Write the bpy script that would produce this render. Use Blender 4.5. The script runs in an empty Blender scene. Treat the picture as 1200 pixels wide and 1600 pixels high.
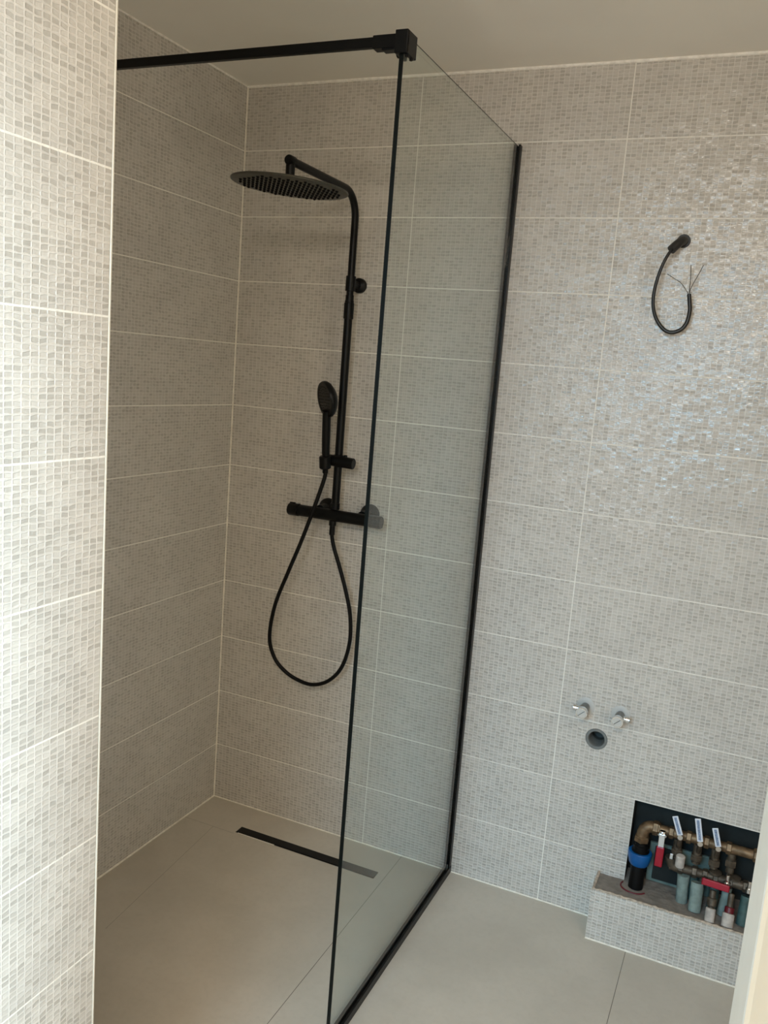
import bpy, bmesh, math, random
from mathutils import Vector, Matrix
random.seed(7)
PI = math.pi
sc = bpy.context.scene
C = sc.collection

# ------------------------------------------------------------------ camera
cam_d = bpy.data.cameras.new('camera')
cam = bpy.data.objects.new('camera', cam_d); C.objects.link(cam)
sc.camera = cam
cam_d.sensor_fit = 'HORIZONTAL'; cam_d.sensor_width = 36.0
cam_d.lens = 36.0 * 1335.93 / 1200.0
cam_d.clip_start = 0.02
ya, pi_, ro = -0.408221669, -0.166158493, 0.078824886
fwd = Vector((math.sin(ya)*math.cos(pi_), math.cos(ya)*math.cos(pi_), math.sin(pi_)))
rt = Vector((math.cos(ya), -math.sin(ya), 0)); up = rt.cross(fwd)
r2 = math.cos(ro)*rt + math.sin(ro)*up; u2 = -math.sin(ro)*rt + math.cos(ro)*up
m3 = Matrix((r2, u2, -fwd)).transposed()
cam.matrix_world = Matrix.Translation((1.61998, -2.41110, 1.55842)) @ m3.to_4x4()

# ------------------------------------------------------------------ light, exposure
sc.view_settings.view_transform = 'Standard'
sc.view_settings.look = 'None'
sc.view_settings.exposure = 0.06
sc.view_settings.gamma = 1.0
sc.view_settings.use_curve_mapping = False
wd = bpy.data.worlds.new('world'); sc.world = wd; wd.use_nodes = True
wd.node_tree.nodes['Background'].inputs[0].default_value = (0.62, 0.80, 1.0, 1)
wd.node_tree.nodes['Background'].inputs[1].default_value = 1.0
sc.cycles.max_bounces = 10; sc.cycles.diffuse_bounces = 6; sc.cycles.glossy_bounces = 4
sc.cycles.transmission_bounces = 6; sc.cycles.caustics_reflective = False; sc.cycles.caustics_refractive = False
sc.cycles.sample_clamp_indirect = 4.0

def area(name, loc, target, sx, sy, power, col, spread=180):
    l = bpy.data.lights.new(name, 'AREA'); l.shape = 'RECTANGLE'; l.size = sx; l.size_y = sy
    l.energy = power; l.color = col; l.spread = math.radians(spread)
    o = bpy.data.objects.new(name, l); C.objects.link(o); o.location = loc
    o.rotation_euler = (Vector(target)-Vector(loc)).to_track_quat('-Z', 'Y').to_euler()
    return o
# daylight of the hall window behind the camera, the hall's warm ceiling lamp, warm light from the room's right side
area('window_daylight', (0.78, -3.70, 1.42), (1.00, 0.0, 1.2), 0.36, 0.5, 6.5, (0.98, 0.98, 0.97), 180)
area('sky_daylight', (1.10, -3.70, 2.05), (1.10, -0.2, 0.15), 1.0, 0.4, 6.8, (0.20, 0.64, 1.0), 66)
area('front_wall_fill', (2.10, -2.45, 1.15), (0.75, -1.93, 1.05), 0.3, 1.5, 9, (0.62, 0.86, 1.0), 50)  # added cool fill that brightens the front-left wall; no window stands there
area('hall_lamp_light', (1.45, -2.85, 2.37), (1.30, -2.3, 0.0), 0.9, 0.9, 50, (1.0, 0.86, 0.70))
area('room_upper_light', (2.36, -1.55, 1.95), (0.0, -1.3, 1.5), 0.8, 0.7, 3.5, (1.0, 0.80, 0.60))
area('room_lower_light', (2.36, -1.55, 1.05), (0.0, -1.3, 0.9), 0.8, 0.9, 6, (1.0, 0.84, 0.68))

# ------------------------------------------------------------------ node helpers
class NT:
    def __init__(s, name):
        s.m = bpy.data.materials.new(name); s.m.use_nodes = True
        s.t = s.m.node_tree; s.b = s.t.nodes['Principled BSDF']
    def n(s, kind, **kw):
        x = s.t.nodes.new(kind)
        for k, v in kw.items(): setattr(x, k, v)
        return x
    def set(s, inp, v):
        if isinstance(v, bpy.types.NodeSocket): s.t.links.new(v, inp)
        else: inp.default_value = v
    def math(s, op, a, b=0.0, c=0.0, clamp=False):
        x = s.n('ShaderNodeMath', operation=op, use_clamp=clamp)
        s.set(x.inputs[0], a); s.set(x.inputs[1], b); s.set(x.inputs[2], c)
        return x.outputs[0]
    def ss(s, v, lo, hi, a=0.0, b=1.0):
        x = s.n('ShaderNodeMapRange', interpolation_type='SMOOTHSTEP')
        s.set(x.inputs[0], v); x.inputs[1].default_value = lo; x.inputs[2].default_value = hi
        x.inputs[3].default_value = a; x.inputs[4].default_value = b
        return x.outputs[0]
    def mix(s, f, a, b):
        x = s.n('ShaderNodeMix', data_type='RGBA')
        s.set(x.inputs[0], f); s.set(x.inputs[6], a); s.set(x.inputs[7], b)
        return x.outputs[2]
    def xyz(s):
        t = s.n('ShaderNodeTexCoord'); q = s.n('ShaderNodeSeparateXYZ')
        s.t.links.new(t.outputs['Object'], q.inputs[0])
        return t.outputs['Object'], q.outputs[0], q.outputs[1], q.outputs[2]
    def vec(s, a, b, c=0.0):
        x = s.n('ShaderNodeCombineXYZ'); s.set(x.inputs[0], a); s.set(x.inputs[1], b); s.set(x.inputs[2], c)
        return x.outputs[0]
    def noise(s, vec, scale, detail=2.0, rough=0.5):
        x = s.n('ShaderNodeTexNoise'); s.set(x.inputs['Vector'], vec)
        x.inputs['Scale'].default_value = scale; x.inputs['Detail'].default_value = detail
        x.inputs['Roughness'].default_value = rough
        return x.outputs[0]
    def bump(s, h, strength, dist):
        x = s.n('ShaderNodeBump'); x.inputs['Strength'].default_value = strength
        x.inputs['Distance'].default_value = dist; s.set(x.inputs['Height'], h)
        s.t.links.new(x.outputs[0], s.b.inputs['Normal'])

def hexc(h):
    v = [int(h[i:i+2], 16)/255 for i in (0, 2, 4)]
    return tuple((x/12.92 if x <= .04045 else ((x+.055)/1.055)**2.4) for x in v) + (1,)

def plain(name, col, rough=.5, metal=0.0, spec=.5, var=0.0, scale=40, bump=0.0, coat=0.0):
    t = NT(name); c = hexc(col) if isinstance(col, str) else col
    t.b.inputs['Roughness'].default_value = rough; t.b.inputs['Metallic'].default_value = metal
    t.b.inputs['Specular IOR Level'].default_value = spec; t.b.inputs['Coat Weight'].default_value = coat
    o, x, y, z = t.xyz()
    n = t.noise(o, scale, 3.0)
    d = tuple(v*(1-var) for v in c[:3])+(1,)
    e = tuple(min(1, v*(1+var)) for v in c[:3])+(1,)
    t.set(t.b.inputs['Base Color'], t.mix(t.ss(n, .3, .7), d, e))
    if bump: t.bump(n, 1.0, bump)
    return t.m

def tile_mat(name, axis, joint0, width=0.594, v0=0.0):
    """glazed wall tile 20 cm high with a relief of small bricks, pale joints"""
    t = NT(name); o, x, y, z = t.xyz()
    u = (x, y)[axis]
    tu = t.math('DIVIDE', t.math('SUBTRACT', u, joint0), width)
    tv = t.math('DIVIDE', t.math('SUBTRACT', z, v0), 0.2)
    iu, iv = t.math('FLOOR', tu), t.math('FLOOR', tv)
    fu = t.math('MULTIPLY', t.math('FRACT', tu), width)      # metres inside the tile
    fv = t.math('MULTIPLY', t.math('FRACT', tv), 0.2)
    eu = t.math('MINIMUM', fu, t.math('SUBTRACT', width, fu))
    ev = t.math('MINIMUM', fv, t.math('SUBTRACT', 0.2, fv))
    edge = t.math('MINIMUM', eu, ev)
    joint = t.ss(edge, .0011, .0019, 1.0, 0.0)
    # small bricks: 42 columns, 22 rows with slanting, wavy edges
    wob = t.math('MULTIPLY', t.math('SUBTRACT', t.noise(t.vec(u, z), 55, 1.0), .5), .0040)
    cu = t.math('DIVIDE', fu, width/42)
    cv = t.math('DIVIDE', t.math('ADD', fv, wob), 0.2/22)
    w0 = t.n('ShaderNodeTexWhiteNoise', noise_dimensions='2D')
    t.set(w0.inputs['Vector'], t.vec(t.math('ADD', t.math('FLOOR', cu), t.math('MULTIPLY', iu, 91)), t.math('ADD', t.math('FLOOR', cv), t.math('MULTIPLY', iv, 57))))
    slant = t.math('MULTIPLY', t.math('SUBTRACT', w0.outputs[0], .5), t.math('SUBTRACT', t.math('FRACT', cu), .5))
    cvs = t.math('ADD', t.math('FRACT', cv), t.math('MULTIPLY', slant, .45))
    icu, icv = t.math('FLOOR', cu), t.math('FLOOR', cv)
    wn = t.n('ShaderNodeTexWhiteNoise', noise_dimensions='3D')
    t.set(wn.inputs['Vector'], t.vec(t.math('ADD', icu, t.math('MULTIPLY', iu, 91)), t.math('ADD', icv, t.math('MULTIPLY', iv, 57)), 3.3))
    rnd = wn.outputs[0]; rc = wn.outputs[1]
    rs = t.n('ShaderNodeSeparateColor'); t.set(rs.inputs[0], rc)
    du = t.math('ABSOLUTE', t.math('SUBTRACT', t.math('FRACT', cu), .5))
    dv = t.math('ABSOLUTE', t.math('SUBTRACT', cvs, .5))
    colL = t.ss(du, .385, .445)
    rowL = t.ss(dv, .25, .38)
    tone = t.math('ADD', t.math('MULTIPLY', t.ss(rnd, .22, 1.0), .80), .17)
    base = t.mix(tone, TILE_LIGHT, TILE_DARK)
    c = t.mix(t.math('MULTIPLY', rowL, .85), base, TILE_ROW)
    c = t.mix(t.math('MULTIPLY', colL, .9), c, TILE_COL)
    mott = t.ss(t.noise(t.vec(u, z, t.math('MULTIPLY', iv, 3.7)), 9, 2.0), .3, .7, .955, 1.03)
    hs = t.n('ShaderNodeHueSaturation'); t.set(hs.inputs['Value'], mott); t.set(hs.inputs['Color'], c)
    c = t.mix(joint, hs.outputs[0], GROUT)
    t.set(t.b.inputs['Base Color'], c)
    # relief: every brick lies at its own tilt, ribs stand proud, joints are sunk
    tilt = t.math('MULTIPLY', t.math('SUBTRACT', rs.outputs[1], .5), t.math('SUBTRACT', t.math('FRACT', cv), .5))
    tilt2 = t.math('MULTIPLY', t.math('SUBTRACT', rs.outputs[2], .5), t.math('SUBTRACT', t.math('FRACT', cu), .5))
    h = t.math('ADD', t.math('MULTIPLY', t.math('MAXIMUM', rowL, colL), .55), t.math('ADD', t.math('MULTIPLY', tilt, 1.7), t.math('MULTIPLY', tilt2, .9)))
    fine = t.noise(t.vec(u, z), 130, 2.0)
    h = t.math('ADD', h, t.math('MULTIPLY', fine, .95))
    h = t.math('SUBTRACT', h, t.math('MULTIPLY', joint, .6))
    t.bump(h, 1.0, .0010)
    t.set(t.b.inputs['Roughness'], t.math('ADD', t.math('MULTIPLY', joint, .45), .13))
    t.b.inputs['Specular IOR Level'].default_value = .5
    return t.m

TILE_LIGHT = (0.615, 0.585, 0.540, 1); TILE_DARK = (0.455, 0.43, 0.39, 1)
TILE_ROW = (0.665, 0.635, 0.590, 1); TILE_COL = (0.71, 0.68, 0.635, 1); GROUT = (0.90, 0.875, 0.81, 1)

M = {}
M['tile_x'] = tile_mat('wall_tile_back', 0, -0.001)
M['tile_y'] = tile_mat('wall_tile_side', 1, 0.0)
M['tile_f'] = tile_mat('wall_tile_front', 1, -1.437+0.594)
M['tile_ledge'] = tile_mat('wall_tile_ledge', 0, 1.3515, v0=-0.045)
M['tile_r'] = tile_mat('wall_tile_return', 0, 0.0)
M['grout'] = plain('joint_grout', (0.90, .86, .77, 1), .8, var=.08, scale=60)
M['caulk'] = plain('white_caulk', (0.93, .90, .84, 1), .6, var=.08, scale=90, bump=.001)
M['ceiling'] = plain('ceiling_paint', (0.90, .87, .80, 1), .9, var=.02, scale=3)
M['trim'] = plain('cream_trim', (0.70, .67, .59, 1), .28, var=.02)
M['black'] = plain('matt_black_metal', (0.0028, .0032, .0034, 1), .36, spec=.22, var=.1, scale=20)
M['blackp'] = plain('black_plastic', (0.003, .003, .003, 1), .5, spec=.2, var=.1)
M['glass_edge'] = plain('dark_glass_edge', (0.003, .005, .0045, 1), .35, spec=.2)
M['head'] = plain('dark_brushed_steel', (0.075, .072, .058, 1), .42, metal=.55, var=.08, scale=200)
M['rubber'] = plain('black_rubber', (0.003, .003, .003, 1), .8, spec=.2)
M['chrome'] = plain('chrome', (0.78, .79, .80, 1), .10, metal=1.0, var=.02)
M['satin'] = plain('satin_rosette', (0.55, .545, .52, 1), .45)
M['satin_dark'] = plain('brushed_valve_body', (0.20, .20, .19, 1), .30, metal=.8, var=.1)
M['steel'] = plain('bright_steel', (0.9, .88, .82, 1), .5, metal=.5)
M['brass'] = plain('worn_brass', (0.19, .125, .070, 1), .5, metal=.6, var=.35, scale=60, bump=.0006)
M['brass_d'] = plain('dull_brass', (0.105, .083, .060, 1), .55, metal=.5, var=.35, scale=60)
M['red'] = plain('red_plastic', (0.33, .004, .022, 1), .35, var=.1)
M['darkred'] = plain('dark_red_plastic', (0.13, .008, .015, 1), .4, var=.1)
M['blue'] = plain('blue_plastic', (0.003, .10, .33, 1), .35, var=.1)
M['whitep'] = plain('white_plaster_sleeve', (0.50, .455, .41, 1), .8, var=.2, scale=50, bump=.001)
M['ftile'] = None
M['concrete'] = plain('rough_mortar', (0.235, .205, .175, 1), .95, var=.16, scale=45, bump=.004)
M['mortar_edge'] = plain('mortar_edge', (0.50, .42, .34, 1), .95, var=.25, scale=90, bump=.003)
M['teal'] = plain('green_plasterboard', (0.13, .19, .175, 1), .85, var=.2, scale=25)
M['palegreen'] = plain('pale_green_insulation', (0.22, .29, .27, 1), .75, var=.22, scale=40, bump=.002)
M['tealp'] = plain('teal_insulation', (0.045, .095, .092, 1), .55, var=.3, scale=40, bump=.002)
M['dark'] = plain('dark_cavity', (0.013, .018, .018, 1), .9, var=.3, scale=14, bump=.002)
M['label'] = plain('white_lever_face', (0.74, .78, .86, 1), .35, var=.03)  # white faces of the flat shutoff levers
M['lever_blue'] = plain('blue_lever_strip', (0.22, .29, .43, 1), .4, var=.45, scale=260)  # mottled blue strip down the middle of each lever
M['pipe_grey'] = plain('grey_drain_pipe', (0.17, .18, .175, 1), .6, var=.1)
M['pipe_in'] = plain('drain_pipe_inside', (0.06, .065, .06, 1), .6, var=.1)
M['conduit'] = plain('dark_conduit', (0.020, .020, .019, 1), .5, var=.15)
M['cable'] = plain('black_cable_sheath', (0.010, .010, .009, 1), .35, var=.1)
M['wire'] = plain('bare_wire', (0.10, .095, .08, 1), .5, metal=.4)
M['jamb'] = plain('cream_door_paint', (0.86, .76, .61, 1), .4, var=.015, scale=8)
M['jamb_w'] = plain('grey_white_casing', (0.62, .62, .58, 1), .4, var=.02)  # grey-white far band, greyer than the cream jamb
M['hallwall'] = plain('hall_wall_paint', (0.80, .75, .66, 1), .9, var=.02, scale=4)
M['hallfloor'] = plain('hall_floor_paint', (0.50, .43, .34, 1), .5, var=.05, scale=6)

def floor_mat():
    t = NT('floor_porcelain'); o, x, y, z = t.xyz()
    d = 9.0
    def line(c, v, w=.0011): return t.ss(t.math('ABSOLUTE', t.math('SUBTRACT', v, c)), w*.5, w, 1.0, 0.0)
    a = t.math('MAXIMUM', line(.737, x), line(1.467, x))
    a = t.math('MAXIMUM', a, t.math('MULTIPLY', line(-1.21, y), .8))
    xin = t.math('MULTIPLY', t.math('LESS_THAN', x, .20), .55)
    a = t.math('MAXIMUM', a, t.math('MULTIPLY', line(-.171, y), xin))
    # mitred cut of the shower fall towards the drain corner
    diag = t.math('SUBTRACT', x, t.math('ADD', .118, t.math('MULTIPLY', t.math('ADD', y, .17), -.10)))
    yin = t.math('MULTIPLY', t.math('LESS_THAN', y, -.17), t.math('GREATER_THAN', y, -.75))
    a = t.math('MAXIMUM', a, t.math('MULTIPLY', t.math('MULTIPLY', line(0, diag), yin), .5))
    n1 = t.noise(o, 3.2, 5.0, .6); n2 = t.noise(o, 60, 3.0, .6)
    c = t.mix(t.ss(n1, .3, .7), (.53, .485, .415, 1), (.61, .56, .485, 1))
    c = t.mix(t.math('MULTIPLY', t.ss(n2, .4, .75), .18), c, (.45, .41, .345, 1))
    c = t.mix(t.math('MULTIPLY', a, .85), c, (.10, .085, .065, 1))
    t.set(t.b.inputs['Base Color'], c)
    t.set(t.b.inputs['Roughness'], t.ss(n1, .2, .8, .42, .55))
    t.bump(t.math('SUBTRACT', t.math('MULTIPLY', n2, .2), a), .6, .0006)
    t.b.inputs['Specular IOR Level'].default_value = .35
    return t.m
M['floor'] = floor_mat()

def glass_mat():
    """thin clear pane: Schlick mirror reflection over a faint green tint"""
    t = NT('clear_shower_glass')
    t.t.nodes.remove(t.b)
    lw = t.n('ShaderNodeLayerWeight'); lw.inputs['Blend'].default_value = .5
    f = t.math('ADD', .04, t.math('MULTIPLY', .96, t.math('POWER', lw.outputs['Facing'], 5.0)))
    tr = t.n('ShaderNodeBsdfTransparent'); tr.inputs[0].default_value = (.955, .980, .965, 1)
    gl = t.n('ShaderNodeBsdfGlossy'); gl.inputs['Roughness'].default_value = 0.02
    mx = t.n('ShaderNodeMixShader'); t.set(mx.inputs[0], f)
    t.t.links.new(tr.outputs[0], mx.inputs[1]); t.t.links.new(gl.outputs[0], mx.inputs[2])
    t.t.links.new(mx.outputs[0], t.t.nodes['Material Output'].inputs[0])
    return t.m
M['glass'] = glass_mat()

# ------------------------------------------------------------------ mesh helpers
def box(bm, x0, x1, y0, y1, z0, z1, mi=0, bev=0.0):
    vs = [bm.verts.new(p) for p in ((x0,y0,z0),(x1,y0,z0),(x1,y1,z0),(x0,y1,z0),(x0,y0,z1),(x1,y0,z1),(x1,y1,z1),(x0,y1,z1))]
    fs = [bm.faces.new([vs[i] for i in q]) for q in ((3,2,1,0),(4,5,6,7),(0,1,5,4),(1,2,6,5),(2,3,7,6),(3,0,4,7))]
    for f in fs: f.material_index = mi
    if bev:
        es = list({e for f in fs for e in f.edges})
        r = bmesh.ops.bevel(bm, geom=es, offset=bev, segments=2, affect='EDGES', profile=.5)
        for f in r['faces']: f.material_index = mi
    return vs

def frame_of(d, ref=None):
    d = d.normalized()
    ref = ref or (Vector((0,0,1)) if abs(d.z) < .95 else Vector((1,0,0)))
    a = ref.cross(d).normalized(); b = d.cross(a)
    return a, b

def tube(bm, pts, rad, seg=20, mi=0, cap=True, smooth=True):
    """swept round bar along points; rad a number or one per point"""
    pts = [Vector(p) for p in pts]
    rad = rad if isinstance(rad, (list, tuple)) else [rad]*len(pts)
    rings = []; a = None
    for i, p in enumerate(pts):
        d = (pts[min(i+1, len(pts)-1)] - pts[max(i-1, 0)])
        if d.length < 1e-9: d = Vector((0,0,1))
        d.normalize()
        if a is None: a, b = frame_of(d)
        else:
            a = (a - d*a.dot(d)).normalized(); b = d.cross(a)
        rings.append([bm.verts.new(p + rad[i]*(math.cos(2*PI*k/seg)*a + math.sin(2*PI*k/seg)*b)) for k in range(seg)])
    for r0, r1 in zip(rings, rings[1:]):
        for k in range(seg):
            f = bm.faces.new((r0[k], r0[(k+1)%seg], r1[(k+1)%seg], r1[k])); f.smooth = smooth; f.material_index = mi
    if cap:
        f = bm.faces.new(list(reversed(rings[0]))); f.material_index = mi
        f = bm.faces.new(rings[-1]); f.material_index = mi

def lathe(bm, origin, axis, prof, seg=32, mi=0, sharp=()):
    """prof: (distance along axis, radius) pairs; doubled points give hard edges"""
    o = Vector(origin); d = Vector(axis).normalized(); a, b = frame_of(d)
    rings = []
    for h, r in prof:
        if r <= 1e-6: rings.append([bm.verts.new(o+d*h)])
        else: rings.append([bm.verts.new(o+d*h+r*(math.cos(2*PI*k/seg)*a+math.sin(2*PI*k/seg)*b)) for k in range(seg)])
    for r0, r1 in zip(rings, rings[1:]):
        for k in range(seg):
            k2 = (k+1) % seg
            if len(r0) == 1 and len(r1) == 1: continue
            if len(r0) == 1: vs = (r0[0], r1[k2], r1[k])
            elif len(r1) == 1: vs = (r0[k], r0[k2], r1[0])
            else: vs = (r0[k], r0[k2], r1[k2], r1[k])
            f = bm.faces.new(vs); f.material_index = mi; f.smooth = True
    return rings

def cyl(bm, p0, p1, r, seg=28, mi=0, bev=.0008):
    p0 = Vector(p0); p1 = Vector(p1); L = (p1-p0).length; b = min(bev, r*.4, L*.3)
    lathe(bm, p0, p1-p0, [(0,0),(0,r-b),(b,r),(L-b,r),(L,r-b),(L,0)], seg, mi)

def hexnut(bm, p0, p1, r, mi=0, n=6):
    p0 = Vector(p0); p1 = Vector(p1); d = (p1-p0); L = d.length; d.normalize(); a, b = frame_of(d)
    prof = [(0, r*.88), (L*.12, r), (L*.88, r), (L, r*.88)]
    rings = [[bm.verts.new(p0+d*h+q*(math.cos(2*PI*k/n)*a+math.sin(2*PI*k/n)*b)) for k in range(n)] for h, q in prof]
    for r0, r1 in zip(rings, rings[1:]):
        for k in range(n):
            f = bm.faces.new((r0[k], r0[(k+1)%n], r1[(k+1)%n], r1[k])); f.material_index = mi
    bm.faces.new(list(reversed(rings[0]))).material_index = mi
    bm.faces.new(rings[-1]).material_index = mi

def spline(pts, n=12):
    pts = [Vector(p) for p in pts]; P = [2*pts[0]-pts[1]] + pts + [2*pts[-1]-pts[-2]]
    out = []
    for i in range(1, len(P)-2):
        for k in range(n):
            t = k/n; a, b, c, d = P[i-1:i+3]
            out.append(.5*((2*b) + (c-a)*t + (2*a-5*b+4*c-d)*t*t + (3*b-a-3*c+d)*t**3))
    out.append(pts[-1]); return out

def obj(name, bm, mats, parent=None, autosmooth=True):
    me = bpy.data.meshes.new(name)
    bmesh.ops.recalc_face_normals(bm, faces=bm.faces)
    if autosmooth:
        for e in bm.edges:
            if len(e.link_faces) == 2 and e.calc_face_angle(0) > math.radians(38): e.smooth = False
    bm.to_mesh(me); bm.free()
    for m in (mats if isinstance(mats, (list, tuple)) else [mats]): me.materials.append(M[m])
    o = bpy.data.objects.new(name, me); C.objects.link(o)
    if parent:
        o.parent = parent; o.matrix_parent_inverse = parent.matrix_world.inverted()
    return o

def B(): return bmesh.new()
def thing(name, label, cat, loc=(0,0,0), group=None):
    o = bpy.data.objects.new(name, None); C.objects.link(o); o.location = loc
    o.empty_display_size = .05
    o.matrix_world = Matrix.Translation(loc)
    return tag(o, label, cat, group)
def tag(o, label, cat, group=None):
    o['label'] = label; o['category'] = cat
    if group: o['group'] = group
    return o
def struct(name, bm, mats, parent=None):
    o = obj(name, bm, mats, parent)
    if not parent: o['kind'] = 'structure'
    return o
def sbox(name, mats, *a, **k):
    bm = B(); box(bm, *a, **k); return struct(name, bm, mats)

# ------------------------------------------------------------------ the room
H = 2.393
NX0, NZ0, NZ1 = 1.429, .146, .398          # niche opening
bm = B(); box(bm, -.25, 2.65, -4.35, .45, -.12, 0); 
floor = struct('floor', bm, 'floor')
sbox('ceiling', 'ceiling', -.25, 2.65, -4.35, .45, H, H+.12)
sbox('wall_left', 'tile_y', -.15, 0, -1.437, 0, 0, H)

# back wall with the niche, the waste pipe hole and the conduit hole cut out
bm = B(); box(bm, -.15, 2.55, 0, .30, 0, H)
wb = struct('wall_back', bm, ['tile_x', 'dark', 'concrete'])
def cut(target, fn, mi):
    bm = B(); fn(bm)
    for f in bm.faces: f.material_index = mi
    bmesh.ops.recalc_face_normals(bm, faces=bm.faces)
    me = bpy.data.meshes.new('cut'); bm.to_mesh(me); bm.free()
    for m in target.data.materials: me.materials.append(m)
    c = bpy.data.objects.new('cut', me); C.objects.link(c)
    md = target.modifiers.new('b', 'BOOLEAN'); md.object = c; md.operation = 'DIFFERENCE'; md.solver = 'EXACT'
    bpy.context.view_layer.update()
    new = bpy.data.meshes.new_from_object(target.evaluated_get(bpy.context.evaluated_depsgraph_get()))
    target.modifiers.clear(); old = target.data; target.data = new; new.name = 'wall_back'
    bpy.data.objects.remove(c); bpy.data.meshes.remove(old)
cut(wb, lambda b: box(b, NX0, 2.20, -.1, .078, NZ0, NZ1), 1)
cut(wb, lambda b: cyl(b, (1.301, -.05, .551), (1.301, .12, .551), .0315, 32), 2)
cut(wb, lambda b: cyl(b, (1.362, -.05, 1.943), (1.362, .08, 1.943), .0125, 24), 1)

# the wall block on the left of the entry with its tiled face towards the room
sbox('wall_front_left', 'tile_f', -.15, .75, -2.05, -1.4385, 0, H)
sbox('wall_hall_left', 'hallwall', -.15, 0, -4.0, -2.05, 0, H)
bm = B()
box(bm, .7425, .7510, -1.4375, -1.4335, 0, H, bev=.0015)
struct('trim_1', bm, 'trim')
sbox('wall_right', 'tile_y', 2.40, 2.55, -2.05, 0, 0, H)
sbox('wall_hall_right', 'hallwall', 2.40, 2.55, -4.35, -2.05, 0, H)
# partition beside the doorway, with its frame
sbox('wall_partition', 'hallwall', 1.70, 2.40, -2.05, -1.90, 0, H)
# hall end wall with the window opening
bm = B()
box(bm, 0, 2.40, -4.0, -3.88, 0, .25); box(bm, 0, 2.40, -4.0, -3.88, 2.20, H)
box(bm, 0, .45, -4.0, -3.88, .25, 2.20); box(bm, 1.55, 2.40, -4.0, -3.88, .25, 2.20)
struct('wall_hall_end', bm, 'hallwall')
bm = B()
for a in ((.45,.50,.25,2.20),(1.50,1.55,.25,2.20),(.50,1.50,.25,.31),(.50,1.50,2.14,2.20),(.975,1.025,.31,2.14)):
    box(bm, a[0], a[1], -3.97, -3.91, a[2], a[3], bev=.004)
struct('window_1', bm, 'trim')

# door frame at the right edge of the view
bm = B()
def prism(bm, pts, z0, z1, mi=0):
    lo = [bm.verts.new((x, y, z0)) for x, y in pts]; hi = [bm.verts.new((x, y, z1)) for x, y in pts]
    n = len(pts); fs = []
    for i in range(n): fs.append(bm.faces.new((lo[i], lo[(i+1)%n], hi[(i+1)%n], hi[i])))
    fs.append(bm.faces.new(lo[::-1])); fs.append(bm.faces.new(hi))
    for f in fs: f.material_index = mi
prism(bm, [(1.70, -2.12), (1.660, -2.12), (1.6575, -2.10), (1.6555, -1.960), (1.6562, -1.952), (1.6545, -1.940), (1.6575, -1.934), (1.70, -1.934)], 0, 2.12)
dj = struct('door_1', bm, 'jamb')
bm = B()
prism(bm, [(1.70, -1.934), (1.6570, -1.934), (1.6548, -1.925), (1.6515, -1.868), (1.6530, -1.860), (1.6600, -1.856), (1.70, -1.856)], 0, 2.12)
struct('door_casing', bm, 'jamb_w', dj)

# caulk beads
def bead(name, p0, p1, r=.0035, mat='caulk', jit=.0006):
    p0 = Vector(p0); p1 = Vector(p1); n = max(2, int((p1-p0).length/.02)); bm = B()
    tube(bm, [p0+(p1-p0)*i/n for i in range(n+1)], [r+random.uniform(-jit, jit) for i in range(n+1)], 8, cap=True)
    return struct(name, bm, mat)
bead('trim_2', (0, -.001, H-.001), (2.40, -.001, H-.001), .0058)
bead('trim_3', (.001, -1.43, H-.001), (.001, 0, H-.001), .0032)
bead('trim_4', (.001, -.001, 0), (.001, -.001, H), .0028, 'grout')
bead('trim_5', (.001, -1.43, .001), (.001, 0, .001), .0034, 'grout')
bead('trim_6', (0, -.001, .001), (1.352, -.001, .001), .0022, 'grout')

# tiled ledge with rough mortar top in front of the niche
LX0, LX1, LY = 1.3525, 2.40, -.1065
bm = B()
box(bm, LX0, LX1, LY, LY+.008, 0, .1525)
lt = struct('trim_7', bm, 'tile_ledge')
bm = B(); box(bm, LX0, LX0+.008, LY+.008, -.0005, 0, .150)
struct('ledge_end_tile', bm, 'tile_ledge', lt)
bm = B()
# mortar fill with a lumpy top
nx, ny = 90, 20; grid = []
for i in range(nx+1):
    row = []
    for j in range(ny+1):
        x = LX0+.008+(LX1-LX0-.008)*i/nx; y = LY+.008+(-.0005-LY-.008)*j/ny
        row.append(bm.verts.new((x, y, .1474+random.uniform(-.0006, .0006)+.0005*math.sin(x*31+y*50))))
    grid.append(row)
for i in range(nx):
    for j in range(ny):
        f = bm.faces.new((grid[i][j], grid[i+1][j], grid[i+1][j+1], grid[i][j+1])); f.smooth = True
box(bm, LX0+.008, LX1, LY+.008, -.0005, .001, .139)
struct('ledge_mortar', bm, 'concrete', lt)
bm = B()
n = 110
tube(bm, [(LX0+.004+(LX1-LX0-.01)*i/n, LY+.0065+random.uniform(-.0012,.0012), .1520+random.uniform(-.001,.0012)) for i in range(n+1)],
     [.0042+random.uniform(-.0011,.0011) for i in range(n+1)], 7)
tube(bm, [(LX0+.004, LY+.006+(-LY-.009)*i/12, .150+random.uniform(-.0008,.001)) for i in range(13)], [.0038+random.uniform(-.0008,.001) for i in range(13)], 7)
struct('ledge_mortar_edge', bm, 'mortar_edge', lt)
bead('trim_8', (LX0, LY-.001, .001), (LX1, LY-.001, .001), .0028, 'grout')
# mortar floor inside the niche
bm = B(); nx, ny = 60, 12; grid = []
for i in range(nx+1):
    grid.append([bm.verts.new((NX0+.0005+(.77-.001)*i/nx, -.0006+.0775*j/ny, NZ0+.0015+random.uniform(-.001,.001))) for j in range(ny+1)])
for i in range(nx):
    for j in range(ny):
        bm.faces.new((grid[i][j], grid[i+1][j], grid[i+1][j+1], grid[i][j+1])).smooth = True
struct('ledge_mortar_back', bm, 'concrete', lt)

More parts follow.
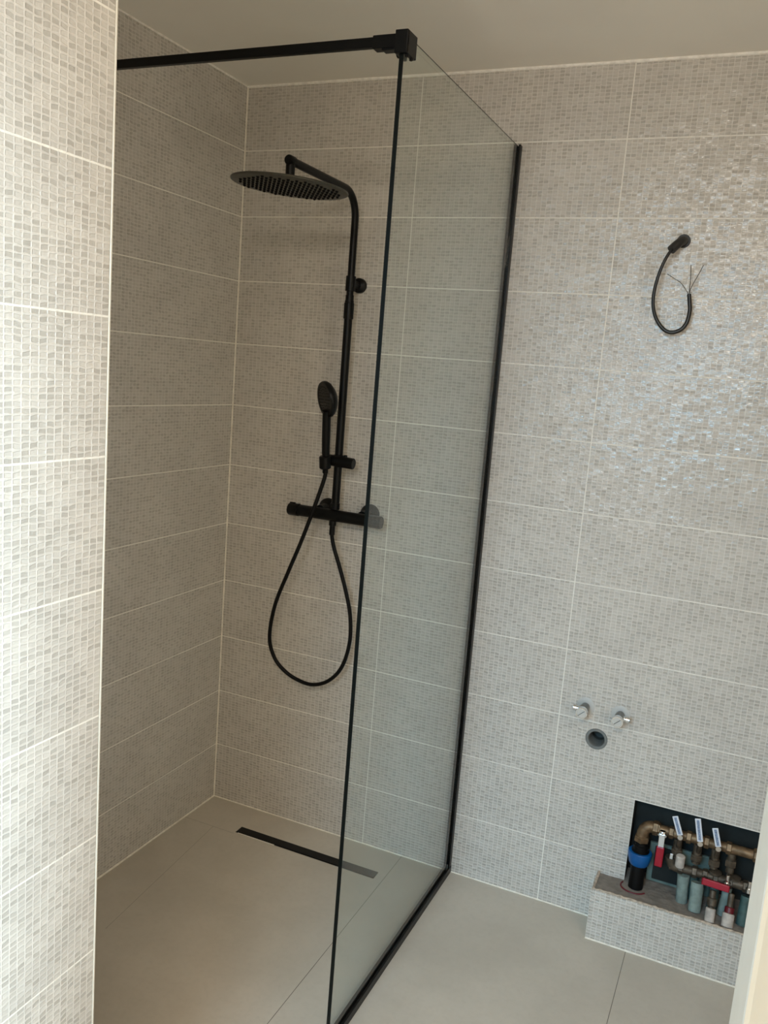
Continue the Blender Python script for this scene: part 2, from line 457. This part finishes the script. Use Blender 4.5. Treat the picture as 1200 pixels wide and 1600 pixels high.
# ------------------------------------------------------------------ shower screen
GX = .896; GY0, GY1, GZ = -.826, -.004, 2.184
g = thing('shower_screen', 'frameless clear glass shower screen with black floor channel and black wall profile', 'shower screen', (GX, -.4, 0))
bm = B(); box(bm, GX-.004, GX+.004, GY0+.0018, GY1, .004, GZ)
obj('glass_panel', bm, 'glass', g)
bm = B(); box(bm, GX-.0042, GX+.0042, GY0-.0005, GY0+.0016, .006, GZ-.03)
obj('edge_strip', bm, 'glass_edge', g)['label'] = 'dark free edge of the glass'
bm = B(); box(bm, GX+.0022, GX+.0042, GY0+.05, GY1-.02, GZ+.0001, GZ+.0008)
obj('top_edge', bm, 'glass_edge', g)
def channel(bm, pts_fn, L0, L1, w, h, t=.0025):
    for a in ((-w/2, -.0046), (.0046, w/2)): pts_fn(bm, a[0], a[1], 0, h, L0, L1)
    pts_fn(bm, -.0046, .0046, 0, t, L0, L1)
bm = B(); channel(bm, lambda b, a0, a1, h0, h1, l0, l1: box(b, GX+a0, GX+a1, l0, l1, h0+.0003, h1, bev=.0008), GY0-.006, -.0002, .021, .022)
obj('floor_channel', bm, 'black', g)
bm = B(); channel(bm, lambda b, a0, a1, h0, h1, l0, l1: box(b, GX+a0, GX+a1, -h1, -h0-.0003, l0, l1, bev=.0008), .022, GZ+.006, .019, .020)
obj('wall_profile', bm, 'black', g)
# stabilising bar to the left wall and its clamp
sb = thing('stabilizer_bar', 'long black stabilising bar from the glass screen corner to the left shower wall', 'support bar', (.45, -.80, 2.18))
bm = B(); box(bm, .0055, .846, -.8065, -.7935, 2.1705, 2.1895, bev=.002)
obj('bar', bm, 'black', sb)
bm = B(); box(bm, .0003, .006, -.822, -.778, 2.160, 2.200, bev=.002)
obj('wall_plate', bm, 'black', sb)
bm = B()
box(bm, .826, .8842, -.813, -.789, 2.1655, 2.1900, bev=.002); box(bm, .845, .876, -.811, -.789, 2.162, 2.168, bev=.002)
obj('bar_sleeve', bm, 'black', sb)
bm = B()
box(bm, GX-.0115, GX-.0045, -.834, -.788, 2.146, 2.1875, bev=.0015)
box(bm, GX+.0045, GX+.0145, -.834, -.788, 2.146, 2.1875, bev=.0015)
box(bm, GX-.0115, GX+.0145, -.834, -.788, GZ+.0012, 2.1875, bev=.001)
box(bm, GX-.0115, GX+.0145, -.836, -.828, 2.146, 2.1875, bev=.0015)
obj('glass_clamp', bm, 'black', sb)
bm = B()
bm.free()
for y in (-.823, -.802):
    bm = B(); cyl(bm, (GX+.010, y, 2.1475), (GX+.010, y, 2.1415), .0035, 12); obj('clamp_screw', bm, 'blackp', sb)
bm = B(); cyl(bm, (GX-.018, -.805, 2.156), (GX-.0115, -.805, 2.156), .009, 16); obj('clamp_knob', bm, 'blackp', sb)

# ------------------------------------------------------------------ shower column
RX, RY = .4395, -.066
s = thing('shower_column', 'matt black thermostatic shower column with round overhead shower on the back wall', 'shower column', (RX, 0, 1.10))
# upper pipe with bend and arm
bend = [(RX, RY, 1.745), (RX, RY, 1.98)]
R_ = .075; zc = 2.055-R_; yc = RY-R_
for k in range(0, 11):
    a = PI/2*k/10; bend.append((RX, yc+R_*math.cos(a), zc+R_*math.sin(a)))
bend.append((RX, -.448, 2.055))
bm = B(); tube(bm, bend, .0108, 24); obj('riser_arm', bm, 'black', s)
bm = B(); cyl(bm, (RX, RY, 1.115), (RX, RY, 1.765), .0125, 28); obj('riser_pipe', bm, 'black', s)
bm = B()
cyl(bm, (RX, RY, 1.695), (RX, RY, 1.742), .0152); cyl(bm, (RX, RY, 1.742), (RX, RY, 1.749), .0138); obj('telescopic_sleeve', bm, 'black', s)
# wall bracket
bm = B(); cyl(bm, (RX, RY, 1.776), (RX, RY, 1.820), .0150)
bmw = B(); lathe(bmw, (RX, RY+.013, 1.799), (0, 1, 0), [(0,0),(0,.0095),(.034,.0105),(.040,.0215),(.043,.0225),(.0525,.0225),(.0525,0)], 32)
br = obj('wall_bracket', bmw, 'black', s); obj('bracket_collar', bm, 'black', br)
# overhead shower
hx, hy, hz, hr = RX+.001, -.447, 1.9915, .150
HT = Vector((.055, 0, 1)).normalized()          # the head hangs very slightly askew
def hp(x, y, z=0): return Vector((hx+x, hy+y, hz-.055*x+z))
bm = B()
cyl(bm, (RX, -.448, 2.047), (RX, -.448, 2.004), .0118); cyl(bm, (RX, -.448, 2.060), (RX, -.448, 2.048), .0125)
lathe(bm, (RX, -.448, 2.055), (0, -1, 0), [(-.012,0),(-.012,.0128),(.010,.0128),(.013,.011),(.013,0)], 24)
obj('swivel_joint', bm, 'black', s)
bm = B()
lathe(bm, (hx, hy, hz+.006), HT, [(-.008,0),(-.008,hr-.004),(-.0065,hr-.001),(-.004,hr),(-.002,hr-.001),(-.001,hr-.004),(.001,hr*.35),(.006,.030),(.013,.022),(.015,.018),(.015,0)], 96)
hd = obj('overhead_shower', bm, 'head', s)
# nozzles: rows of small black rubber studs
pos = []
for i in range(-7, 8):
    for j in range(-7, 8):
        x = i*.0186; y = j*.0186 + (.0093 if i % 2 else 0)
        if math.hypot(x, y) < .131: pos.append((x, y))
bm = B()
for x, y in pos: lathe(bm, hp(x, y, -.0019), -HT, [(0,0),(0,.0042),(.0022,.0036),(.0044,.0022),(.0044,0)], 8)
o = obj('nozzle_field', bm, 'rubber', hd); o['kind'] = 'stuff'; o['label'] = 'field of small black rubber spray nozzles'
# thermostatic mixer
MZ, MY = 1.096, -.070
mx = B()
cyl(mx, (.318, MY, MZ), (.562, MY, MZ), .0185, 36, bev=.001)
mixer = obj('mixer_body', mx, 'black', s)
bm = B(); lathe(bm, (.317, MY, MZ), (-1, 0, 0), [(0,0),(0,.0175),(.0025,.0175),(.0025,.0198),(.034,.0200),(.037,.0185),(.037,0)], 36)
box(bm, .281, .300, MY-.003, MY+.003, MZ+.0185, MZ+.0225, bev=.001)
obj('temperature_knob', bm, 'black', mixer)
bm = B(); lathe(bm, (.563, MY, MZ), (1, 0, 0), [(0,0),(0,.0175),(.0025,.0175),(.0025,.0195),(.036,.0197),(.039,.018),(.039,0)], 36)
obj('flow_knob', bm, 'black', mixer)
for x in (.383, .531):
    bm = B()
    lathe(bm, (x, -.0003, MZ+.008), (0, -1, 0), [(0,0),(0,.0325),(.005,.0325),(.013,.028),(.020,.018),(.024,.0165),(.060,.0165),(.060,0)], 40)
    obj('wall_rosette', bm, 'black', mixer)
bm = B(); cyl(bm, (RX, RY, 1.115), (RX, RY, 1.135), .0145); obj('riser_nut', bm, 'black', s)
bm = B()
cyl(bm, (RX-.003, MY, 1.080), (RX-.003, MY, 1.064), .0115); cyl(bm, (RX-.003, MY, 1.064), (RX-.003, MY, 1.034), .0088)
obj('hose_outlet', bm, 'black', mixer)
# slider for the hand shower
SZ = 1.268
bm = B(); cyl(bm, (RX-.040, -.086, SZ+.002), (RX+.061, -.083, SZ-.003), .0172, 32, bev=.002)
cyl(bm, (.4205, -.114, 1.244), (.4200, -.120, 1.283), .0178, 28, bev=.003); cyl(bm, (.410, -.088, SZ), (.4195, -.114, 1.265), .012, 20)
cyl(bm, (RX+.032, -.083, SZ+.012), (RX+.032, -.083, SZ+.021), .0055, 16)
cyl(bm, (RX, RY, SZ-.017), (RX, RY, SZ+.017), .0165, 28)
obj('slider', bm, 'black', s)
# hand shower (rests in the slider) and hose
hs = thing('hand_shower', 'matt black hand shower with a round head resting in the slider beside the riser pipe', 'hand shower', (.405, -.13, 1.25))
hb = Vector((.4205, -.112, 1.240)); ht = Vector((.4290, -.143, 1.405))
ax = (ht-hb).normalized()
bm = B()
tube(bm, [hb, hb+ax*.01, hb+ax*.046, hb+ax*.052, hb+ax*.11, ht, ht+ax*.015], [.0080, .0090, .0105, .0118, .0128, .0128, .0125], 24)
obj('handle', bm, 'black', hs)
bm = B()
hn = Vector((-.62, -.76, -.20)).normalized()      # facing away from the riser
hc = ht + Vector((-.001, 0, .050))
lathe(bm, hc-hn*.013, hn, [(-.012,0),(-.012,.012),(-.006,.034),(.004,.049),(.012,.0545),(.019,.0545),(.0235,.052),(.0235,.044),(.0225,.043),(.0225,0)], 48)
hh = obj('head', bm, 'black', hs)
bm = B(); a, b = frame_of(hn)
for rr, nn in ((.010, 6), (.020, 12), (.030, 18), (.038, 24)):
    for k in range(nn):
        p = hc+hn*.0093+rr*(math.cos(2*PI*k/nn)*a+math.sin(2*PI*k/nn)*b); lathe(bm, p, hn, [(0,.0014),(.0016,.0009),(.0016,0)], 6)
o = obj('spray_nozzles', bm, 'rubber', hh); o['kind'] = 'stuff'
bm = B()
hose = spline([hb+ax*.004, (.4195, -.109, 1.222), (.4085, -.111, 1.178), (.3855, -.117, 1.096), (.3545, -.121, 1.000), (.318, -.120, .905), (.270, -.108, .785), (.247, -.092, .670), (.262, -.080, .600), (.300, -.074, .560), (.350, -.070, .538), (.405, -.068, .534),
               (.460, -.068, .560), (.503, -.068, .615), (.524, -.068, .700), (.520, -.069, .785), (.500, -.070, .860), (.472, -.070, .935), (.449, -.070, .990), (.4385, -.070, 1.024), (.4365, -.070, 1.048), (.4365, -.070, 1.065)], 10)
tube(bm, hose, .0062, 16)
cyl(bm, hb+ax*.002, hb-ax*.010, .0088)
tag(obj('shower_hose', bm, 'blackp'), 'long black shower hose hanging in a teardrop loop below the mixer', 'hose')

# ------------------------------------------------------------------ linear drain
d = thing('linear_drain', 'narrow black linear shower drain in the floor near the back wall', 'drain', (.455, -.143, 0))
bm = B(); box(bm, .2035, .7070, -.1600, -.1265, .0004, .0026, bev=.0006); obj('grate', bm, 'black', d)
bm = B()
for a in ((.2015, .709, -.1625, -.1606), (.2015, .709, -.1259, -.1245), (.2015, .2032, -.1606, -.1259), (.7073, .709, -.1606, -.1259)):
    box(bm, a[0], a[1], a[2], a[3], .0003, .0012)
obj('rim', bm, 'black', d)
bm = B(); box(bm, .212, .352, -.1655, -.1628, .0003, .0030, bev=.0008)
obj('steel_lip', bm, 'steel', d)['label'] = 'bare bright steel lip along the front edge'

# ------------------------------------------------------------------ wall connections of the washbasin
def angle_valve(x, z, side, label):
    t = thing('angle_valve', label, 'valve', (x, 0, z), 'chrome angle valves above the waste pipe')
    bm = B(); lathe(bm, (x, -.0002, z), (0, -1, 0), [(0,0),(0,.0262),(.0012,.0262),(.0020,.0250),(.0022,.012),(.0022,0)], 40)
    obj('rosette', bm, 'satin', t)
    bm = B(); cyl(bm, (x, -.004, z), (x, -.048, z), .0122, 24); cyl(bm, (x, -.018, z), (x, -.038, z), .0138, 24)
    obj('body', bm, 'satin_dark', t)
    bm = B(); cyl(bm, (x, -.028, z), (x+side*.020, -.028, z), .0075, 20); cyl(bm, (x+side*.018, -.028, z), (x+side*.030, -.028, z), .0092, 20)
    obj('outlet', bm, 'chrome', t)
    bm = B(); lathe(bm, (x, -.044, z), (0, -1, 0), [(0,0),(0,.0125),(.003,.0155),(.019,.0165),(.0205,.0155),(.0205,.0140),(.0195,.0135),(.0195,0)], 36)
    k = obj('knob', bm, 'chrome', t)
    bm = B(); lathe(bm, (x, -.0636, z), (0, -1, 0), [(0,0),(0,.0130),(.0006,.0130),(.0006,0)], 30); obj('cap', bm, 'satin', k)['label'] = 'pale disc on the knob'
    bm = B(); v = box(bm, -.0115, .0115, -.0003, .0003, -.0007, .0007)
    for w in v: w.co = Matrix.Rotation(-.75, 3, 'Y') @ w.co + Vector((x, -.0645, z))
    obj('slot', bm, 'conduit', k)
angle_valve(1.2595, .642, -1, 'left chrome angle valve on the tiled wall with its outlet pointing left')
angle_valve(1.3590, .640, 1, 'right chrome angle valve on the tiled wall with its outlet pointing right')
w = thing('waste_pipe', 'round grey waste pipe opening in the wall below the two valves', 'pipe', (1.301, 0, .551))
bm = B(); lathe(bm, (1.301, .10, .551), (0, -1, 0), [(0,0),(0,.0215),(.094,.0215),(.100,.0225),(.1015,.024),(.1015,.0305),(.0985,.031),(.06,.031),(.0,.031)], 40)
obj('pipe', bm, 'pipe_grey', w)
bm = B(); lathe(bm, (1.301, .07, .551), (0, -1, 0), [(0,0),(0,.0212),(.0005,.0212),(.020,.0211)], 36); obj('inside', bm, 'pipe_in', w)

# lamp cable hanging out of its conduit
c = thing('lamp_cable', 'black electric cable curling out of a conduit high on the right with bare wire ends', 'cable', (1.362, 0, 1.943))
bm = B()
cp = [(1.362, .05, 1.943), (1.362, .00, 1.943), (1.3615, -.014, 1.942), (1.356, -.026, 1.936), (1.347, -.036, 1.925), (1.3385, -.043, 1.914)]
tube(bm, spline(cp, 6), [.0115]*len(spline(cp, 6)), 20)
lathe(bm, (1.362, -.0003, 1.943), (0, -1, 0), [(0,.0112),(0,.0175),(.0022,.0165),(.0022,.0112)], 32)
obj('conduit', bm, 'conduit', c)
bm = B()
pts = spline([(1.345, -.038, 1.922), (1.338, -.043, 1.912), (1.326, -.047, 1.885), (1.316, -.046, 1.850), (1.310, -.043, 1.812), (1.311, -.040, 1.775), (1.322, -.036, 1.742),
              (1.343, -.034, 1.716), (1.364, -.033, 1.708), (1.386, -.032, 1.716), (1.399, -.031, 1.735), (1.4025, -.030, 1.765), (1.3995, -.030, 1.786), (1.3955, -.030, 1.807)], 10)
tube(bm, pts, [.0037+.0016*min(1, i/len(pts)*1.6) if i > 0 else .0033 for i in range(len(pts))], 14)
obj('cord', bm, 'cable', c)
for tgt in (((1.388, -.028, 1.815), (1.372, -.030, 1.834), (1.355, -.034, 1.844), (1.3365, -.038, 1.8545)),
            ((1.3945, -.029, 1.82), (1.394, -.028, 1.845), (1.3905, -.028, 1.880)),
            ((1.397, -.030, 1.818), (1.404, -.030, 1.838), (1.4135, -.030, 1.860), (1.421, -.030, 1.8800))):
    bm = B(); q = spline([(1.3955, -.030, 1.803)]+list(tgt), 6); tube(bm, q, .0010, 8)
    obj('wire_end', bm, 'wire', c)

# ------------------------------------------------------------------ water manifolds in the niche
# board and green plasterboard at the back of the niche
bm = B(); box(bm, NX0+.001, 2.19, .0705, .0775, NZ0+.004, NZ1-.002); struct('trim_9', bm, 'dark')
bm = B(); box(bm, 1.484, 1.66, .036, .046, .1485, .268, bev=.002)
tag(obj('plasterboard_offcut', bm, 'teal'), 'pale green plasterboard offcut standing at the back of the pipe niche', 'board')
bm = B(); v = box(bm, 1.500, 1.574, .026, .0345, .162, .262, bev=.002)
tag(obj('dark_backing_plate', bm, 'dark'), 'dark square plate in front of the green board in the niche', 'plate')
for v in (): pass

UY = 0.0; UZ = .331
um = thing('brass_manifold', 'upper brass water manifold across the niche with elbow and white and blue shutoff levers', 'manifold', (1.60, UY, UZ))
bm = B()
tube(bm, [(1.478, UY, UZ), (1.80, UY, UZ)], .0135, 20)
for x in (1.500, 1.538, 1.585, 1.632, 1.690): hexnut(bm, (x-.007, UY, UZ), (x+.007, UY, UZ), .0175)
hexnut(bm, (1.752, UY, UZ), (1.772, UY, UZ), .0195, n=8)
obj('pipe', bm, 'brass', um)
bm = B()
el = [(1.462, UY-.008, .2845), (1.462, UY-.007, .295)]
for k in range(9):
    a = PI/2*k/8; el.append((1.462+.020*(1-math.cos(a)), UY-.006+.006*k/8, .305+.026*math.sin(a)))
el.append((1.492, UY, UZ))
tube(bm, el, .0165, 20); hexnut(bm, (1.462, UY-.008, .2845), (1.462, UY-.008, .302), .0215); hexnut(bm, (1.487, UY, UZ), (1.503, UY, UZ), .0205)
obj('elbow', bm, 'brass', um)
def lever(bm, p0, p1, w, t, mi0=0, mi1=None, nrm=Vector((0, -1, 0))):
    p0 = Vector(p0); p1 = Vector(p1); L = (p1-p0).length; d = (p1-p0).normalized()
    s_ = d.cross(nrm).normalized(); n_ = s_.cross(d).normalized()
    R = Matrix((s_, n_, d)).transposed()
    def add(x0, x1, y0, y1, z0, z1, mi, bev):
        b2 = B(); box(b2, x0, x1, y0, y1, z0, z1, mi, bev)
        me = bpy.data.meshes.new('t'); b2.to_mesh(me); b2.free(); me.transform(Matrix.Translation(p0) @ R.to_4x4())
        bm.from_mesh(me); bpy.data.meshes.remove(me)
    add(-w/2, w/2, -t/2, t/2, 0, L, mi0, t*.3)
    if mi1 is not None: add(-w*.22, w*.22, t/2, t/2+.0004, L*.05, L*.93, mi1, 0)
for i, (x0, z0, x1, z1) in enumerate(((1.5425, .401, 1.5625, .350), (1.601, .411, 1.6155, .347), (1.6475, .397, 1.6625, .347))):
    bm = B()
    cyl(bm, (x1-.004, UY-.002, UZ-.012), (x1-.004, UY-.006, .2635), .0115, 18); hexnut(bm, (x1-.004, UY-.005, .290), (x1-.004, UY-.006, .272), .0165)
    cyl(bm, (x1-.002, UY-.010, .300), (x1+.001, UY-.036, .338), .0065, 14)
    vv = obj('shutoff_valve', bm, 'brass_d', um)
    bm = B(); lever(bm, (x0, -.040, z0), (x1, -.040, z1), .0155, .004, 0, 1)
    q = Vector((x1, -.040, z1)); cyl(bm, q+Vector((0,.006,-.006)), q+Vector((.001,-.004,-.006)), .0075, 14, mi=2)
    obj('lever', bm, ['label', 'lever_blue', 'chrome'], vv)['label'] = 'flat white lever with a mottled blue strip'
    bm = B(); box(bm, x1-.020, x1-.010, UY-.030, UY-.018, .266, .284, bev=.002); obj('bleed_cock', bm, 'chrome', vv) if i == 0 else bm.free()
bm = B(); cyl(bm, (1.700, UY, UZ-.012), (1.700, UY-.002, .262), .011, 18); hexnut(bm, (1.700, UY, .300), (1.700, UY, .280), .0155)
obj('outlet_tee', bm, 'brass_d', um)
bm = B(); cyl(bm, (1.516, UY-.010, UZ-.004), (1.516, UY-.030, UZ-.006), .009, 16)
hexnut(bm, (1.516, UY-.012, UZ-.004), (1.516, UY-.024, UZ-.005), .013)
rv = obj('shutoff_valve', bm, 'chrome', um)
bm = B(); lever(bm, (1.516, -.034, .335), (1.5165, -.036, .290), .016, .003); obj('lever_arm', bm, 'chrome', rv)
bm = B(); lever(bm, (1.5165, -.036, .299), (1.5160, -.038, .240), .021, .009); obj('lever_grip', bm, 'red', rv)['label'] = 'red plastic grip hanging down'

LYY = -.012; LZ = .240
lm = thing('brass_manifold', 'lower duller brass manifold in the niche with a horizontal red lever', 'manifold', (1.66, LYY, LZ))
bm = B()
tube(bm, [(1.545, LYY, LZ), (1.82, LYY, LZ)], .0125, 20)
for x in (1.575, 1.612, 1.64, 1.668, 1.705, 1.745): hexnut(bm, (x-.007, LYY, LZ), (x+.007, LYY, LZ), .0165)
obj('pipe', bm, 'brass_d', lm)
bm = B()
el = [(1.545, LYY, LZ+.0245)]
for k in range(7):
    a = PI/2*k/6; el.append((1.545+.02*(1-math.cos(a)), LYY, LZ+.022-.022*math.sin(a)))
el.append((1.575, LYY, LZ)); tube(bm, el, .0145, 18)
obj('elbow', bm, 'brass_d', lm)
bm = B(); cyl(bm, (1.572, -.0375, .290), (1.572, -.0365, .256), .0125, 18, bev=.002); obj('sleeve', bm, 'whitep', lm)['label'] = 'pale grey plastic sleeve'
bm = B(); cyl(bm, (1.640, LYY-.010, LZ-.003), (1.640, LYY-.026, LZ-.006), .009, 16); vv = obj('shutoff_valve', bm, 'brass_d', lm)
bm = B(); lever(bm, (1.634, -.045, .2395), (1.706, -.046, .2370), .0185, .009, nrm=Vector((0,-1,.25))); obj('lever_grip', bm, 'red', vv)['label'] = 'red plastic grip lying level'
for x in (1.698, 1.754):
    bm = B(); cyl(bm, (x, -.030, LZ+.004), (x, -.032, LZ+.030), .0062, 14); cyl(bm, (x, -.031, LZ-.004), (x, -.031, LZ+.008), .0092, 16); cyl(bm, (x, -.012, LZ), (x, -.034, LZ+.001), .0065, 12)
    obj('vent_plug', bm, 'chrome', lm)
for x in (1.665, 1.715):
    bm = B(); lathe(bm, (x, -.010, .2595), (0, 0, -1), [(0,0),(0,.012),(.002,.017),(.008,.017),(.010,.012),(.010,0)], 20); obj('riser', bm, 'brass_d', lm)

bp = thing('water_pipe', 'black water pipe with a wide blue compression nut at the left of the niche', 'pipe', (1.463, -.012, NZ0+.003))
bm = B(); cyl(bm, (1.463, -.020, NZ0+.001), (1.463, -.012, .252), .0205, 28); obj('pipe', bm, 'blackp', bp)
bm = B(); lathe(bm, (1.463, -.012, .216), (0, 0.04, 1), [(0,0),(0,.024),(.004,.0275),(.012,.0295),(.026,.0335),(.038,.0340),(.040,.0325),(.040,0)], 14); obj('nut', bm, 'blue', bp)['label'] = 'blue ribbed nut'
bm = B(); lathe(bm, (1.463, -.011, .254), (0, 0.03, 1), [(0,0),(0,.0245),(.006,.0245),(.008,.021),(.020,.021),(.022,.018),(.030,.018),(.030,0)], 24); obj('collar', bm, 'blackp', bp)
bm = B()
rp = [(1.459+.036*math.cos(a), -.026+.030*math.sin(a), .1480) for a in [PI*.85+PI*1.0*k/16 for k in range(17)]]
tube(bm, rp, .0022, 8); obj('sleeve_rim', bm, 'darkred', bp)['label'] = 'thin red sleeve edge around the pipe foot'

def riser_pipe(name, pts, r, mat, label, extra=None, cat='pipe'):
    t = thing(name, label, cat, (pts[0][0], pts[0][1], NZ0)); bm = B()
    q = spline(pts, 6); n = len(q)
    tube(bm, q, [r*(1+random.uniform(-.03, .03)) for i in range(n)], 20); obj('pipe', bm, mat, t)
    for nm, p0, p1, rr, mt in (extra or ()):
        b = B(); cyl(b, p0, p1, rr, 22, bev=.002); obj(nm, b, mt, t)
    return t
Z0 = .1478
riser_pipe('insulated_pipe', [(1.590, -.022, Z0), (1.588, -.020, .18), (1.586, -.016, .225)], .0160, 'palegreen', 'pale grey-green insulated pipe, leftmost below the lower manifold')
riser_pipe('insulated_pipe', [(1.626, -.052, Z0), (1.626, -.042, .18), (1.624, -.030, .222)], .0170, 'palegreen', 'shiny pale insulated pipe leaning between the green pipe and the red lever')
riser_pipe('teal_pipe', [(1.612, .012, Z0+.002), (1.611, .010, .18), (1.609, .008, .222)], .0160, 'tealp', 'dark teal pipe half hidden behind the shiny pale pipe')
riser_pipe('brass_pipe', [(1.667, -.082, Z0), (1.667, -.066, .18), (1.666, -.048, .222)], .0085, 'brass_d', 'brass pipe stub in a pale plaster sleeve under the red lever',
           [('sleeve', (1.667, -.082, Z0), (1.667, -.069, .182), .0130, 'whitep'), ('nut', (1.667, -.066, .186), (1.6665, -.058, .206), .0125, 'brass_d')])
riser_pipe('brass_pipe', [(1.712, -.082, Z0), (1.713, -.064, .18), (1.713, -.044, .226)], .0080, 'brass_d', 'brass pipe with dark red collar in a white sleeve right of the red lever',
           [('sleeve', (1.712, -.082, Z0), (1.7125, -.066, .180), .0155, 'whitep'), ('red_collar', (1.7125, -.066, .180), (1.713, -.059, .195), .0125, 'darkred')])
riser_pipe('teal_pipe', [(1.668, -.018, Z0), (1.669, -.012, .18), (1.668, -.004, .222)], .0140, 'tealp', 'dark teal pipe behind the red lever')
riser_pipe('insulated_pipe', [(1.694, -.030, Z0), (1.698, -.022, .18), (1.702, -.010, .222)], .0120, 'palegreen', 'thin pale pipe standing just left of the red-collared pipe')
riser_pipe('teal_pipe', [(1.748, -.050, Z0), (1.750, -.040, .18), (1.752, -.028, .222)], .0150, 'tealp', 'dark teal pipe at the right end of the niche beside the door frame')
